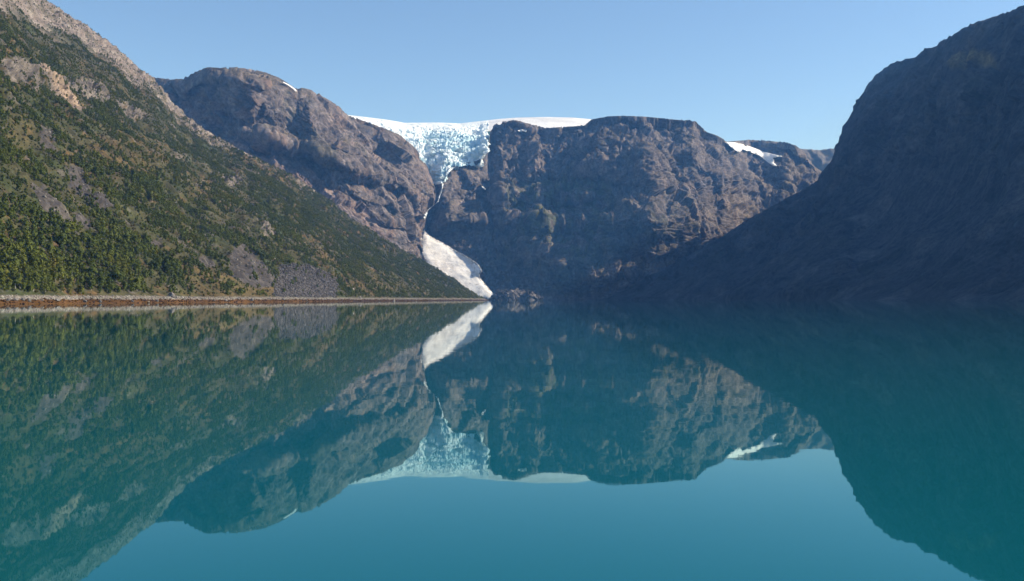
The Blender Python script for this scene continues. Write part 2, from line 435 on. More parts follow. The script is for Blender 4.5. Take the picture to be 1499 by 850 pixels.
green = sstep(fbm(Pn, 60, 3, off=155)+.6*soft([(420,150),(470,190),(515,260),(470,240),(430,210)], M2.U, v, 12), .3, .6)
C = mixc(C, (.085, .085, .045), green*.5)
nz_ = normals(blur(blur(P, 2, 0), 2, 1))[..., 2]
flat_ = sstep(nz_+.10*g2, .62, .86)
C = mixc(C, (.115, .098, .066), flat_*sstep(g1+.5*g2, -.5, .1)*.75)
strk = fbm((dipc[2]+6*g1*10, P[..., 1]*.2, P[..., 2]*.12), 17, 4, .6, off=910)
C = mixc(C, (.055, .052, .052), sstep(strk, .05, .4)*(1-flat_)*.6)
C = mixc(C, (.20, .185, .175), sstep(-strk, .12, .45)*(1-flat_)*.35)
C = C*np.array([1.03, 1.01, 1.03])
M2.finish('mountain', C, M_ROCK, back=14, back_len=1500, drop=.35, label='round topped brown rocky mountain rising behind the wooded hillside', cat='mountain')

# ---------- 3  central massif ------------------------------------------------------
sil3 = lambda u: knots([(440,330),(560,300),(600,268),(618,268),(632,262),(640,260),(650,250),(660,240),(690,237),(703,234),(708,222),(714,216),(717.5,199),(719,190),(722,184),(733,178.5),(754,175),(775,182),(800,187),(832,185),(857,183),(864,175),(888,170),(913,169),(952,171),(991,175),(1010,176),(1019,178),(1033,190),(1048,199),(1062,207),(1085,205),(1097,204),(1129,206),(1150,208.5),(1161,211),(1168,218),(1178,226),(1190,240),(1207,258),(1225,285),(1260,330)], u)
u3 = np.unique(np.concatenate([np.arange(440, 590, 5.0), np.arange(590, 1240, .8)]))
M3 = Mountain(u3, 560, sil3, lambda u: knots([(440,4500),(600,4250),(660,4060),(715,4090),(740,4090),(800,4060),(925,4000),(965,4000),(1050,4100),(1150,4400),(1260,4700)], u),
              lambda u: knots([(440,4900),(600,4600),(640,4560),(700,4560),(712,4640),(722,4900),(770,4880),(860,4790),(940,4760),(1000,4880),(1062,5250),(1097,6200),(1260,6300)], u))
_k = sstep(M3.u, 730, 760)
_sm = lambda a: a*(1-_k)+blur(blur(a[None], 45, 1), 30, 1)[0]*_k
M3.d = M3.d
M3.b = _sm(M3.b); M3.r = _sm(M3.r)
F3 = np.interp(M3.w, [0, .10, .30, .55, .80, .90, 1], [0, .12, .26, .42, .58, .74, 1])[:, None]
st3 = sstep(M3.U, 712, 735)*(1-.75*sstep(M3.U, 935, 1000))
M3.d = M3.d*(1-st3)+(M3.b[None]+(M3.r-M3.b)[None]*F3)*st3
U, v = M3.U, M3.v
Lm = np.zeros(v.shape)+.12*sstep(U, 720, 760)*(1-sstep(U, 920, 950))+.15*sstep(U, 940, 960)-.62*sstep(U, 722, 750)*(1-sstep(U+.5*(v-320), 880, 950))*sstep(v+8*pn(U/25, .3, .6), 288, 322)
wig = 4*pn(U/22, v/22, 1.5)+2*pn(U/9, v/9, 4.5)
for poly, val in [
    ([(655,250),(690,243),(702,250),(713,290),(715,323),(690,324),(665,306),(646,300),(645,280)], .75),
    ([(616,276),(640,268),(650,290),(640,310),(662,325),(640,346),(612,346)], -1.2), ([(714,235),(726,262),(728,335),(714,335),(716,300)], -1.4),
    ([(724,190),(760,179),(771,195),(768,235),(746,245),(736,290),(714,282),(714,235),(722,205)], .55), ([(709,180),(735,181),(724,200),(712,212)], -1.4),
    ([(767,205),(777,220),(774,260),(748,292),(742,270),(765,240)], -1.3), ([(777,197),(830,197),(836,240),(800,252),(782,230)], .45),
    ([(780,186),(860,186),(950,174),(1000,178),(1015,195),(960,214),(900,205),(800,202)], .45), ([(862,208),(900,203),(950,215),(952,270),(942,325),(905,348),(870,335),(862,250)], -.75),
    ([(790,300),(822,296),(828,345),(800,352)], .55), ([(752,318),(772,312),(776,360),(756,362)], .5),
    ([(950,215),(1000,200),(1020,240),(1048,282),(1000,302),(950,290)], .55), ([(980,190),(998,196),(1034,250),(1014,240)], -1.3),
    ([(1036,195),(1062,210),(1100,250),(1140,270),(1090,290),(1050,270),(1020,212)], .45), ([(1040,288),(1062,284),(1062,312),(1040,316)], -1.4), ([(1065,285),(1120,290),(1112,306),(1065,310)], .5),
    ([(1075,204),(1160,210),(1158,224),(1120,216),(1078,209)], -1.2), ([(1150,224),(1175,224),(1200,255),(1165,262)], .4),
    ([(852,352),(874,352),(884,380),(870,402),(858,385)], .9), ([(884,352),(898,350),(900,400),(886,404)], -.9), ([(934,298),(962,298),(956,335),(938,335)], .5),
    ([(906,352),(918,350),(922,385),(906,395)], .7)]:
    Lm += val*soft(poly, U+wig, v+wig*.7, 6)
M3.d = M3.d+3.4*blur(blur(relief(Lm, M3.u, 110), 3, 0), 2, 1)*sstep(M3.w, 0, .15)[:, None]*sstep(U, 618, 650)
# ledges across the face
M3.d = M3.d+sstep(U, 740, 780)*sstep(M3.w, .05, .3)[:, None]*(70*pn(U/70, v/45, 7.7)+62*pn((U+6*pn(U/20, v/20, .4))/30, v/70, 2.7)+24*pn(U/13, v/40, 5.7))
hw = v+5*pn(U/40, .5, 1.1)+3*pn(U/14, v/30, 3.1)
face = sstep(U, 725, 770)*(1-sstep(U, 880, 930))
for v0, a_ in ((318, 75), (277, 70), (352, 34), (238, 40)):
    M3.d = M3.d+a_*face*(sstep(v0-hw, -2, 5)-sstep(v0-hw, 5, 34))
P = M3.base_points(); Pn = (P[..., 0], P[..., 1], P[..., 2])
amp = sstep(M3.w, 0, .06)[:, None]*(.35+.65*sstep(U, 640, 730))
gul = ridged((P[..., 0]+20*fbm(Pn, 120, 2, off=1), P[..., 1]*.4, P[..., 2]*.22), 95, 4, .6, off=214)
wq = fbm(Pn, 200, 4, off=254)
zc_ = (P[..., 2]+.12*P[..., 0])
gul2 = ridged((P[..., 0]+45*fbm(Pn, 220, 3, off=6), P[..., 1]*.4, P[..., 2]*.3), 230, 2, .5, off=218)
wp = [c+16*fbm(Pn, 80, 3, .6, off=260+k) for k, c in enumerate((P[..., 0], P[..., 1]*.8, P[..., 2]*.62))]
top3 = (1-.6*sstep(M3.w, .88, 1))[:, None]
D = (10*ridged(Pn, 300, 2, off=204)+20*gul2+7*gul+6*saw(zc_/74+1.5*wq)*sstep(fbm(Pn, 150, 2, off=256), -.3, .2)
     + top3*(blocks(wp, 110, .38, .7, .06)+blocks(wp, 44, .32, 5.7, .07)+blocks(wp, 18, .38, 9.7, .12)+5*saw(zc_/33+1.8*wq)+2.4*saw(zc_/14+3*wq))
     - 9*sstep(ridged((P[..., 0], P[..., 1], P[..., 2]*.35), 90, 2, off=264), .55, .9)+1.6*fbm(Pn, 12, 3, .6, off=224))
SNOWFIELD = [(1060,207.5),(1075,207.6),(1090,211),(1104,216),(1118,221.5),(1135,226),(1148,228.5),(1132,231),(1134,238),(1138,243),(1132,243),(1124,238),(1112,228),(1097,222.5),(1088,219),(1081,223),(1076,220),(1069,215)]
D = D*(1-.85*soft(SNOWFIELD, U, v, 8))*(1-.8*sstep(U, 698, 706)*(1-sstep(U, 718, 727))*(v < 262))
M3.displace(D*amp, 5)
P = M3.P
g1 = fbm(Pn, 190, 4, off=240); g2 = fbm(Pn, 50, 4, off=244); g3 = ridged(Pn, 40, 3, off=248)
C = np.zeros(P.shape)+np.array([.118, .102, .094])
C = mixc(C, (.170, .138, .118), sstep(g1, -.05, .4))
C = mixc(C, (.078, .074, .072), sstep(g2, .05, .45)*.8)
C = mixc(C, (.20, .18, .168), sstep(g3, .2, .65)*.45)
fol = soft([(745,268),(800,258),(890,262),(900,300),(885,345),(880,392),(840,380),(780,345),(742,320)], U, v, 14)
C = mixc(C, (.066, .088, .028), fol*sstep(g2+.5*g1, -.35, .15)*.9)
fol2 = soft([(900,300),(1000,300),(1010,345),(920,400),(790,430),(700,400),(720,330)], U, v, 20)
C = mixc(C, (.075, .080, .045), fol2*sstep(g2, -.2, .3)*.6)
nz_ = normals(blur(blur(P, 2, 0), 2, 1))[..., 2]
flat_ = sstep(nz_+.10*g2, .62, .86)
C = mixc(C, (.115, .098, .066), flat_*sstep(g1+.5*g2, -.5, .1)*.75)
strk = fbm((P[..., 0]+6*g1*10, P[..., 1]*.2, P[..., 2]*.12), 17, 4, .6, off=910)
C = mixc(C, (.055, .052, .052), sstep(strk, .05, .4)*(1-flat_)*.6)
C = mixc(C, (.20, .185, .175), sstep(-strk, .12, .45)*(1-flat_)*.35)
C = C*np.array([1.03, 1.01, 1.03])
M3.finish('mountain', C, M_ROCK, back=12, back_len=600, drop=.42, label='broad brown rock massif in the middle with green ledges on its face', cat='mountain')

# ---------- 4  far plateau ---------------------------------------------------------
u4 = np.arange(1120, 1330, 1.2)
M4 = Mountain(u4, 90, lambda u: knots([(1120,224),(1150,217),(1168,217),(1180,218),(1199,219.5),(1212,217.5),(1226,217),(1330,214)], u),
              lambda u: u*0+6700, lambda u: u*0+7400)
P = M4.base_points(); Pn = (P[..., 0], P[..., 1], P[..., 2])
M4.displace(40*ridged(Pn, 300, 4, off=304)*sstep(M4.w, 0, .1)[:, None], 6)
C = mixc(np.zeros(P.shape)+np.array([.13, .12, .12]), (.2, .18, .17), sstep(fbm(Pn, 160, 3, off=310), -.2, .3))
M4.finish('ridge', C, M_FAR, back=6, back_len=900, drop=.2, label='distant blue flat topped ridge beside the dark mountain', cat='ridge')

# ---------- 5  shaded mountain on the right ----------------------------------------
sil5 = lambda u: knots([(872,439.6),(890,436),(930,416),(1000,376),(1050,350),(1080,332),(1108,314),(1150,291),(1175,279),(1203,262),(1212,247),(1224,228),(1237,191),(1251,162),(1262,143),(1277,122),(1295,104),(1314,90),(1335,83),(1360,73),(1383,61),(1405,46),(1425,34),(1445,29),(1462,24),(1480,17),(1499,8),(1600,-38),(1800,-70),(2400,-60)], u)
u5 = np.unique(np.concatenate([np.arange(872, 1510, .85), np.linspace(1510, 2400, 90)]))
bas5 = lambda u: knots([(872,3780),(1000,3250),(1100,2850),(1203,2350),(1350,1850),(1499,1480),(1800,1050),(2400,650)], u)
rid5 = lambda u: knots([(872,3815),(890,3840),(1000,3700),(1100,3700),(1203,3800),(1250,3950),(1314,3700),(1400,3150),(1499,2650),(1800,1950),(2400,1350)], u)
M5 = Mountain(u5, 520, sil5, bas5, rid5)
Fw = np.interp(M5.w, [0, .15, .35, .52, .75, .88, 1], [0, .20, .44, .55, .69, .80, 1])[:, None]
steep = sstep(M5.U, 1190, 1290)
M5.d = M5.d*(1-steep)+(M5.b[None]+(M5.r-M5.b)[None]*Fw)*steep
P = M5.base_points(); Pn = (P[..., 0], P[..., 1], P[..., 2])
amp = sstep(M5.w, 0, .06)[:, None]*np.clip((M5.r-M5.b)/500, .1, 1)[None]
ridge_c = sstep(M5.w, .45, .7)[:, None]
al = P[..., 1]+.35*P[..., 0]
gul = ridged((al+25*fbm(Pn, 150, 2, off=7), P[..., 2]*.25, P[..., 0]*.1), 150, 4, .55, off=414)
wq = fbm(Pn, 240, 4, off=454)
wp = [c+16*fbm(Pn, 80, 3, .6, off=460+k) for k, c in enumerate((P[..., 0], P[..., 1], P[..., 2]*.7))]
top5 = (1-.7*sstep(M5.w, .8, .97))[:, None]
D = (18*ridged(Pn, 380, 2, off=404)+12*gul+top5*((.15+.85*ridge_c)*(blocks(wp, 120, .34, .1, .05)+blocks(wp, 42, .32, 3.1, .07))+(.4+.6*ridge_c)*blocks(wp, 15, .32, 6.1, .10))+1.3*fbm(Pn, 10, 3, .6, off=424))
M5.displace(D*amp, 5)
P = M5.P
g1 = fbm(Pn, 190, 4, off=440); g2 = fbm(Pn, 50, 4, off=444); st5 = P[..., 1]*.8+P[..., 0]*.45-P[..., 2]*.75
g4 = fbm((st5, P[..., 2]*.14, P[..., 0]*.08), 70, 5, .6, off=448)
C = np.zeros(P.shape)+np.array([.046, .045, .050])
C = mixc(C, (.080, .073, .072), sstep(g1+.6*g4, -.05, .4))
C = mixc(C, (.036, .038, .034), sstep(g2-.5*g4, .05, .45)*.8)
C = mixc(C, (.15, .12, .06), soft([(1395,92),(1420,72),(1452,78),(1456,95),(1425,92),(1405,106)], M5.U, M5.v, 6)*.9)  # yellowish patch below the crest, its sunlight painted into the albedo
zz5 = P[..., 2]
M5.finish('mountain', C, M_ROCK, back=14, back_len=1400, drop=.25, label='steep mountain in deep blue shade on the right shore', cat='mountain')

# ------------------------------------------------------------------ glacier, snow, waterfall
def shell(name, P, inner, col, material, thick=8.0, smooth=True, parent=None):
    """sheet P[r,c] kept where inner, its rim pushed back into the rock it lies on"""
    nr, nc = inner.shape
    keep = inner
    rim = keep & ~(np.roll(keep, 1, 0) & np.roll(keep, -1, 0) & np.roll(keep, 1, 1) & np.roll(keep, -1, 1))
    Q = P.copy()
    d = P/np.linalg.norm(P, axis=-1, keepdims=True)
    Q = np.where(rim[..., None], P+d*thick, P)
    f = grid_faces(nr, nc, keep)
    used = np.unique(f); remap = -np.ones(nr*nc, int); remap[used] = np.arange(len(used))
    me = raw_mesh(name, Q.reshape(-1, 3)[used], remap[f], col.reshape(-1, 3)[used], smooth)
    return link(name, me, material, parent)

def rect(u0, u1, v0, v1, st):
    u = np.arange(u0, u1, st); v = np.arange(v1, v0, -st)
    return np.meshgrid(u, v)

M3.survey(590, 1260, 160, 445); M2.survey(400, 650, 90, 445)
# icefall
gbot = lambda u: knots([(495,205),(585,240),(600,246),(612,252),(622,262),(633,268),(640,270.5),(648,268),(653,260),(659,249.5),(666,244.5),(680,242.5),(692,242),(702,242.5),(705,232),(707,225),(713.5,223),(716,210),(717.5,200),(718.5,186)], u)
gtop = lambda u: knots([(480,165),(509,168),(535,171),(567,175),(592,179.5),(641,179),(674,180.3),(699,177.5),(729,174),(754,172),(800,171),(840,172),(864,174.2),(880,178)], u)
ug = np.arange(495, 716.2, .5); wg = np.linspace(0, 1, 210)
UG, WG = np.meshgrid(ug, wg)
jit = 2.6*pn(ug/6, .2, .3)+1.4*pn(ug/2.4, 3.2, .3)
vb = gbot(ug)+jit*.8; vt = gtop(ug)
VG = vb+(vt-vb)*WG
db = M3.look(ug, vb+2)-14
db = blur(np.minimum(db, 4560)[None], 22, 1)[0]-6
front = sstep(UG, 590, 640)
DG = db+(5600-db)*np.interp(WG, [0, .3, .6, .8, 1], [0, .13, .33, .58, 1])
DG = DG-1.1*np.clip(700-UG, 0, 70)*np.interp(WG, [0, .2, .7, 1], [0, .3, 1, .6])*0
# two ice steps with flatter shelves between
VG_n = VG+6*pn(UG/30, .5, .7)
DG = DG-35*sstep(215-VG_n, -16, 0)*(1-sstep(215-VG_n, 0, 18))*sstep(UG, 610, 640)
P = pt(UG, VG, DG); Pn = (P[..., 0], P[..., 1], P[..., 2])
n = normals(blur(blur(P, 4, 0), 4, 1))
broken = (.25+.75*sstep(VG, 183, 198))
wp = [c+9*fbm(Pn, 40, 3, .6, off=500+k) for k, c in enumerate((P[..., 0]*.85, P[..., 1]*.55, P[..., 2]*1.25))]
s1, i1, e1 = blocks(wp, 46, .34, .4, .26, True); s2, i2, e2 = blocks(wp, 17, .36, 3.4, .32, True)
low = sstep(VG, 196, 212)
Dp = (s1*(.35+.65*low)+s2-9*(1-sstep(e1, .02, .14))-4*(1-sstep(e2, .02, .16))+1.5*fbm(Pn, 9, 3, .6, off=524))*broken*sstep(WG, 0, .03)*sstep(1-WG, 0, .10)
big = fbm(Pn, 170, 3, .5, off=590)
crv = (VG+.0022*(UG-640)**2+5*pn(UG/26, VG/20, .9))/4.6
crl = (1-np.abs(2*(crv-np.floor(crv))-1))
crl = sstep(crl, .72, .95)*sstep(fbm(Pn, 90, 2, off=594), -.25, .1)*(1-sstep(VG, 192, 206))*sstep(WG, 0, .1)*sstep(1-WG, 0, .04)
Dp = Dp+28*big*sstep(WG, 0, .1)*sstep(1-WG, 0, .25)-4.5*crl
P = P+n*Dp[..., None]
ser, ser2 = (e1-.2)*2, (e2-.2)*2
bl = np.clip(soft([(618,196),(640,192),(680,198),(703,206),(706,222),(690,222),(660,216),(625,212)], UG, VG, 8)
             + soft([(638,268),(652,266),(655,250),(664,244),(690,242),(690,238),(655,240),(636,254)], UG, VG, 4)+.5*soft([(600,214),(612,226),(626,244),(618,242),(602,228)], UG, VG, 4), 0, 1)
C = np.zeros(P.shape)+np.array([.78, .84, .87])
C = mixc(C, (.47, .67, .76), np.clip(bl*.75*sstep(fbm(Pn, 60, 3, off=531), -.5, .1)+.5*sstep(-ser, .05, .4)*broken+.25*sstep(-ser2, .1, .4)*broken+.20*(i1 > .62)*broken, 0, 1)*sstep(VG, 180, 188))
C = mixc(C, (.45, .62, .72), crl*.7)
C = mixc(C, (.58, .55, .53), sstep(fbm(Pn, 70, 4, .6, off=530), .12, .45)*.45)
edge = 714.0+2.6*pn(VG/5.5, .3, .8)+1.6*pn(VG/2.1, .3, 2.8)-6*sstep(226-VG, -6, 0)*0
gl = shell('glacier', P, UG < edge, C, M_ICE, 30, False)
tag(gl, 'blue and white icefall tumbling over the cliff between the brown mountains', 'glacier')
# ice cap behind the crest
uc = np.arange(470, 882, 1.0); wc = np.linspace(0, 1, 60)
UC, WC = np.meshgrid(uc, wc)
VC = gtop(uc)+16*(1-WC)+.35*pn(UC/9, WC*3, .2)*(1-WC)
DC = 5590+900*WC
P = pt(UC, VC, DC); Pn = (P[..., 0], P[..., 1], P[..., 2])
P[..., 2] += 2.2*fbm(Pn, 60, 4, off=540)*sstep(1-WC, 0, .2)
back = []
for j in range(1, 8):
    q = P[-1].copy(); q[:, 1] += 260*j; q[:, 0] *= (1+260*j/q[:, 1]*.5); q[:, 2] += 4*j-1.5*j*j; back.append(q)
P = np.concatenate([P, np.array(back)])
C = mixc(np.zeros(P.shape)+np.array([.74, .75, .77]), (.60, .61, .63), sstep(fbm((P[..., 0], P[..., 1]*.6, P[..., 2]*3), 240, 4, .6, off=570), -.1, .35))
cap = link('ice_cap', raw_mesh('ice_cap', P.reshape(-1, 3), grid_faces(P.shape[0], P.shape[1]), C.reshape(-1, 3)), M_SNOW, gl)

# snow tongue in the gorge
tong = [(620.5,337),(623.5,338.5),(630,345),(640,350),(651,357),(662,362),(676,371),(690,378),(699,385),(705,394),(704,406),(709,414),(716,421),(721,427),(724,434),(721,438.8),(700,439),(675,432),(640,402),(624,385),(618,372),(616,361),(618,349)]
UT, VT = rect(606, 728, 334, 442, .5)
wob = 3.4*pn(UT/9, VT/9, .5)+2.2*pn(UT/3.5, VT/3.5, 1.5)+1.3*pn(UT/1.5, VT/1.5, 1.5)
pd = pdist(tong, UT+wob, VT+wob)*np.where(inside(tong, UT+wob, VT+wob), 1, -1)
dl = knots([(334,4120),(341,4085),(370,3950),(400,3830),(425,3760),(442,3720)], VT)
Dm = np.minimum(M3.look(UT, np.minimum(VT, 437)), M2.look(UT, np.minimum(VT, 437)))
Dm = np.minimum(Dm, blur(blur(Dm, 14, 0), 14, 1))
for _ in range(2): Dm = blur(blur(Dm, 12, 0), 12, 1)-4
DT = np.minimum(dl, Dm)-7*sstep(pd, 0, 6)
crest = knots([(334,640),(350,650),(362,662),(372,675),(385,690),(400,700),(425,724),(442,732)], VT)
crest = crest-7
DT = DT-2.6*np.clip(UT-crest-2, 0, 60)+.8*np.clip(crest-UT, 0, 30)*.3
DT = blur(blur(DT, 8, 0), 8, 1)
P = pt(UT, VT, DT); Pn = (P[..., 0], P[..., 1], P[..., 2])
n = normals(blur(blur(P, 3, 0), 3, 1))
dip2 = (P[..., 0]*.70-P[..., 2]*.71, P[..., 1], P[..., 0]*.71+P[..., 2]*.70)
P = P+n*(4*fbm(Pn, 90, 3, off=550)+1.3*ridged(dip2, 60, 4, off=554, sc=(.25, 1, 1)))[..., None]
dirt = fbm(dip2, 40, 4, .6, off=560, sc=(.25, .5, 1))
C = np.zeros(P.shape)+np.array([.86, .845, .825])
C = mixc(C, (.50, .465, .44), sstep(dirt, -.15, .35)*.62)
rub = fbm(dip2, 22, 4, .7, off=577, sc=(.5, 1, 1))+.55*(1-sstep(pd, 0, 5))
C = mixc(C, (.20, .185, .175), sstep(rub, .30, .55)*.8)
C = mixc(C, (.16, .15, .15), sstep(ridged(dip2, 60, 2, off=566, sc=(.5, 1, 1.2)), .74, .86)*sstep(VT, 352, 430)*.6)
st = shell('snow_tongue', P, pd > 0, C, M_SNOW, 14)
tag(st, 'long dirty white tongue of old avalanche snow reaching the water', 'snow tongue')

def snow_patch(poly, m, label, off, st=.4, group=None):
    xs = [p[0] for p in poly]; ys = [p[1] for p in poly]
    A, B = rect(min(xs)-3, max(xs)+3, min(ys)-3, max(ys)+3, st)
    wob = 1.0*pn(A/5, B/5, off)+.6*pn(A/2, B/2, off+3)
    d = pdist(poly, A+wob, B+wob*.6)*np.where(inside(poly, A+wob, B+wob*.6), 1, -1)
    DD = np.minimum(m.look(A, B+1.0), blur(blur(np.minimum(m.look(A, B+2.5), m.look(A, B+.5)), 6, 0), 6, 1))-46-6*sstep(d, 0, 4)
    P = pt(A, B, DD)
    C = np.zeros(P.shape)+np.array([.78, .78, .79])
    C = mixc(C, (.6, .58, .57), sstep(fbm((P[..., 0], P[..., 1], P[..., 2]), 40, 3, off=off), .1, .4)*.5)
    o = shell('snow_patch', P, d > 0, C, M_SNOW, off+14)
    tag(o, label, 'snow patch', 'old snow patches on the mountains')
    return o
snow_patch(SNOWFIELD, M3, 'large white snowfield on the saddle below the far ridge', 42)
snow_patch([(757,190.5),(764,188.8),(771,190),(770,193),(760,193)], M3, 'small round snow patch on top of the central massif', 34)
snow_patch([(704,271.5),(708,273),(711.5,276.5),(710,278),(706,275)], M3, 'tiny snow patch on the rock spur right of the icefall', 36)
snow_patch([(413,118.5),(420,121.6),(427,125.6),(432,129.5),(436,134),(433,134.2),(428,129.4),(421,124.6),(414,120.8)], M2, 'thin slanting snow strip near the top of the round mountain', 34)

# waterfall
wf = [(648.5,268.5,2.4),(647,276,2.3),(645,282,2.0),(643,288,2.0),(641.5,294,1.8),(637,299,1.3),(631,303,1.4),(626.5,307,2.6),(624,312,3.0),(621.5,318,3.6),(619.5,325,3.8),(619,331,3.2),(620,336,2.4),(621.5,341,1.5)]
wf = np.array(wf); tt = np.linspace(0, len(wf)-1, 160)
cu = np.interp(tt, np.arange(len(wf)), wf[:, 0])+.5*pn(tt*2.2, .1, .2); cv = np.interp(tt, np.arange(len(wf)), wf[:, 1]); cw = np.interp(tt, np.arange(len(wf)), wf[:, 2])*(.85+.75*pn(tt*1.1, .5, .2)+.35*pn(tt*4, .5, .9))*np.interp(tt, [0, 4.2, 4.8, 5.6, 6.4, 13], [1, 1, .35, .3, 1, 1])
kk = np.linspace(-.5, .5, 9)
UW = cu[:, None]+cw[:, None]*kk; VW = np.repeat(cv[:, None], 9, 1)
DW = np.minimum(M3.look(UW, VW), M2.look(UW, VW))
DW = np.minimum(DW, blur(DW, 4, 0))-5-4*(1-(2*kk)**2)+1.2*pn(UW*2.5, VW*.3, .3)
P = pt(UW, VW, DW)[::-1]
C = np.zeros(P.shape)+np.array([.55, .60, .66])
wfo = shell('waterfall', P, np.ones(UW.shape, bool), C, M_SNOW, 14)
tag(wfo, 'thin white waterfall dropping from the ice down the dark gorge', 'waterfall')

# ------------------------------------------------------------------ rocks
def ico(sub):
    t = (1+5**.5)/2
    V = [(-1,t,0),(1,t,0),(-1,-t,0),(1,-t,0),(0,-1,t),(0,1,t),(0,-1,-t),(0,1,-t),(t,0,-1),(t,0,1),(-t,0,-1),(-t,0,1)]
    Fc = [(0,11,5),(0,5,1),(0,1,7),(0,7,10),(0,10,11),(1,5,9),(5,11,4),(11,10,2),(10,7,6),(7,1,8),(3,9,4),(3,4,2),(3,2,6),(3,6,8),(3,8,9),(4,9,5),(2,4,11),(6,2,10),(8,6,7),(9,8,1)]
    V = [np.array(p, float)/np.linalg.norm(p) for p in V]
    for _ in range(sub):
        cache = {}; N = []
        def mid(a, b):
            k = (min(a, b), max(a, b))
            if k not in cache:
                m = V[a]+V[b]; V.append(m/np.linalg.norm(m)); cache[k] = len(V)-1
            return cache[k]
        for a, b, c in Fc:
            x, y, z = mid(a, b), mid(b, c), mid(c, a)
            N += [(a,x,z),(b,y,x),(c,z,y),(x,y,z)]
        Fc = N
    return np.array(V), np.array(Fc)
IV, IF = ico(3); IV2, IF2 = ico(1); IV5, IF5 = ico(5)

def boulder_mesh(name, seed, col, V=IV, Fc=IF, cuts=9):
    r = np.random.default_rng(seed)
    P = V.copy()
    for _ in range(cuts):                       # cleave flat faces off a sphere
        nn = r.normal(size=3); nn /= np.linalg.norm(nn); k = r.uniform(.55, .85)
        dd = P@nn; P = P-np.outer(np.maximum(dd-k, 0), nn)
    P = P*(1+.10*pn(P[:, 0]*2.3+seed, P[:, 1]*2.3, P[:, 2]*2.3))[:, None]
    c = np.array(col)*(1+.25*pn(P[:, 0]*3+seed, P[:, 1]*3, P[:, 2]*3))[:, None]
    return raw_mesh(name, P, Fc, c, False)
M_BOULD = land_mat('boulder_stone', 1.3, .3, .4, .12)
G_ = ['grey', 'pale']
BM = [boulder_mesh('boulder', 50+i, c) for i, c in enumerate([(.20,.185,.175), (.34,.31,.28), (.27,.24,.21), (.14,.132,.13)])]
for m_ in BM: m_.materials.append(M_BOULD)

def ground1(u, v):
    """point of the finished hillside near the pixel"""
    j = int(round(np.interp(u, M1.u, np.arange(len(M1.u)))))
    Q = M1.P[:, j]; vv = HZ-(Q[:, 2]-CAM_Z)/Q[:, 1]*F
    i = int(np.argmin(np.abs(vv-v))); return Q[i]

def place_boulder(k, u, v, size, label, group=None, flat=.75, rz=None):
    p = ground1(u, v)
    o = bpy.data.objects.new('boulder', BM[k]); COL.objects.link(o)
    o.location = (p[0], p[1], p[2]+size*.18)
    o.scale = (size*.5*rng.uniform(.85, 1.25), size*.5*rng.uniform(.8, 1.1), size*.5*flat)
    o.rotation_euler = (rng.uniform(-.2, .2), rng.uniform(-.2, .2), rng.uniform(0, 6.3) if rz is None else rz)
    tag(o, label, 'boulder', group); return o
place_boulder(0, 252, 434.5, 5.8, 'largest grey boulder on the beach with a dark overhang', flat=.9, rz=.3)
place_boulder(1, 258.5, 436.3, 2.6, 'pale block leaning on the big grey beach boulder', flat=1.1)
place_boulder(3, 194, 441.5, 2.6, 'dark boulder lying in the rust coloured seaweed')
for u_, v_, s_, k_ in [(267,436,2.4,1),(271,437,2.0,2),(276,435.6,2.6,3),(280,437.2,1.9,1),(285,435.4,2.3,0),(288,437,2.0,1),(293,436.2,2.4,2),(296,437.5,1.8,3)]:
    place_boulder(k_, u_, v_, s_, 'rough block in the short rock pile right of the big beach boulder', 'blocks in the beach rock pile')
for u_, v_, s_, lb in [(501,382,5.2,'pale rounded boulder at the upper edge of the boulder field'),(492.5,380.5,3.6,'smaller pale boulder beside the rounded one above the boulder field'),
                       (515,387.5,3.2,'pale upright stone standing among the low trees'),(517,423.8,4.2,'white stone above the beach between two bright green bushes'),
                       (498,409.6,3.2,'small pale stone in the bushes right of the boulder field'),(405,379.5,3.4,'narrow white stone at the top left of the boulder field'),
                       (527,436.0,4.0,'widest white block on the pebble beach below the bushes'),(577,441.6,3.4,'white stone in the dark seaweed near the point')]:
    place_boulder(1, u_, v_, s_, lb, flat=.9)

for u_ in (9, 23, 37, 41, 66, 88, 121, 143, 168, 214, 231, 309, 327, 352, 371, 396, 418, 447, 466, 489, 540, 558, 593, 611):
    u_ = u_+rng.uniform(-4, 4); dd_ = shore_b(np.array([u_]))[0]
    v_ = HZ+(CAM_Z-rng.uniform(.6, 2.6))*F/dd_
    place_boulder(int(rng.choice([0, 3, 3, 2])), u_, v_, rng.uniform(1.3, 2.6)*(1+dd_/2500), 'dark stone standing out of the brown seaweed along the left tide line', 'boulders on the left tide line', flat=rng.uniform(.6, .95))

def stone_field(name, pts, sizes, cols, material, label, cat):
    n = len(pts); nv = len(IV2)
    sc = sizes[:, None]*rng.uniform(.6, 1.25, (n, 3))*.5
    th = rng.uniform(0, 6.28, n); ph = rng.uniform(-.5, .5, n)
    B = IV2[None]*(1+.28*rng.uniform(-1, 1, (n, nv, 1)))*sc[:, None, :]
    x = B[..., 0]*np.cos(ph)[:, None]-B[..., 2]*np.sin(ph)[:, None]; z = B[..., 0]*np.sin(ph)[:, None]+B[..., 2]*np.cos(ph)[:, None]; y = B[..., 1]
    X = x*np.cos(th)[:, None]-y*np.sin(th)[:, None]; Y = x*np.sin(th)[:, None]+y*np.cos(th)[:, None]
    V = np.stack([X, Y, z], -1)+pts[:, None, :]
    Fc = (IF2[None]+np.arange(n)[:, None, None]*nv).reshape(-1, 3)
    c = np.repeat(cols, nv, 0)
    o = link(name, raw_mesh(name, V.reshape(-1, 3), Fc, c, False), material)
    tag(o, label, cat, None, 'stuff'); return o

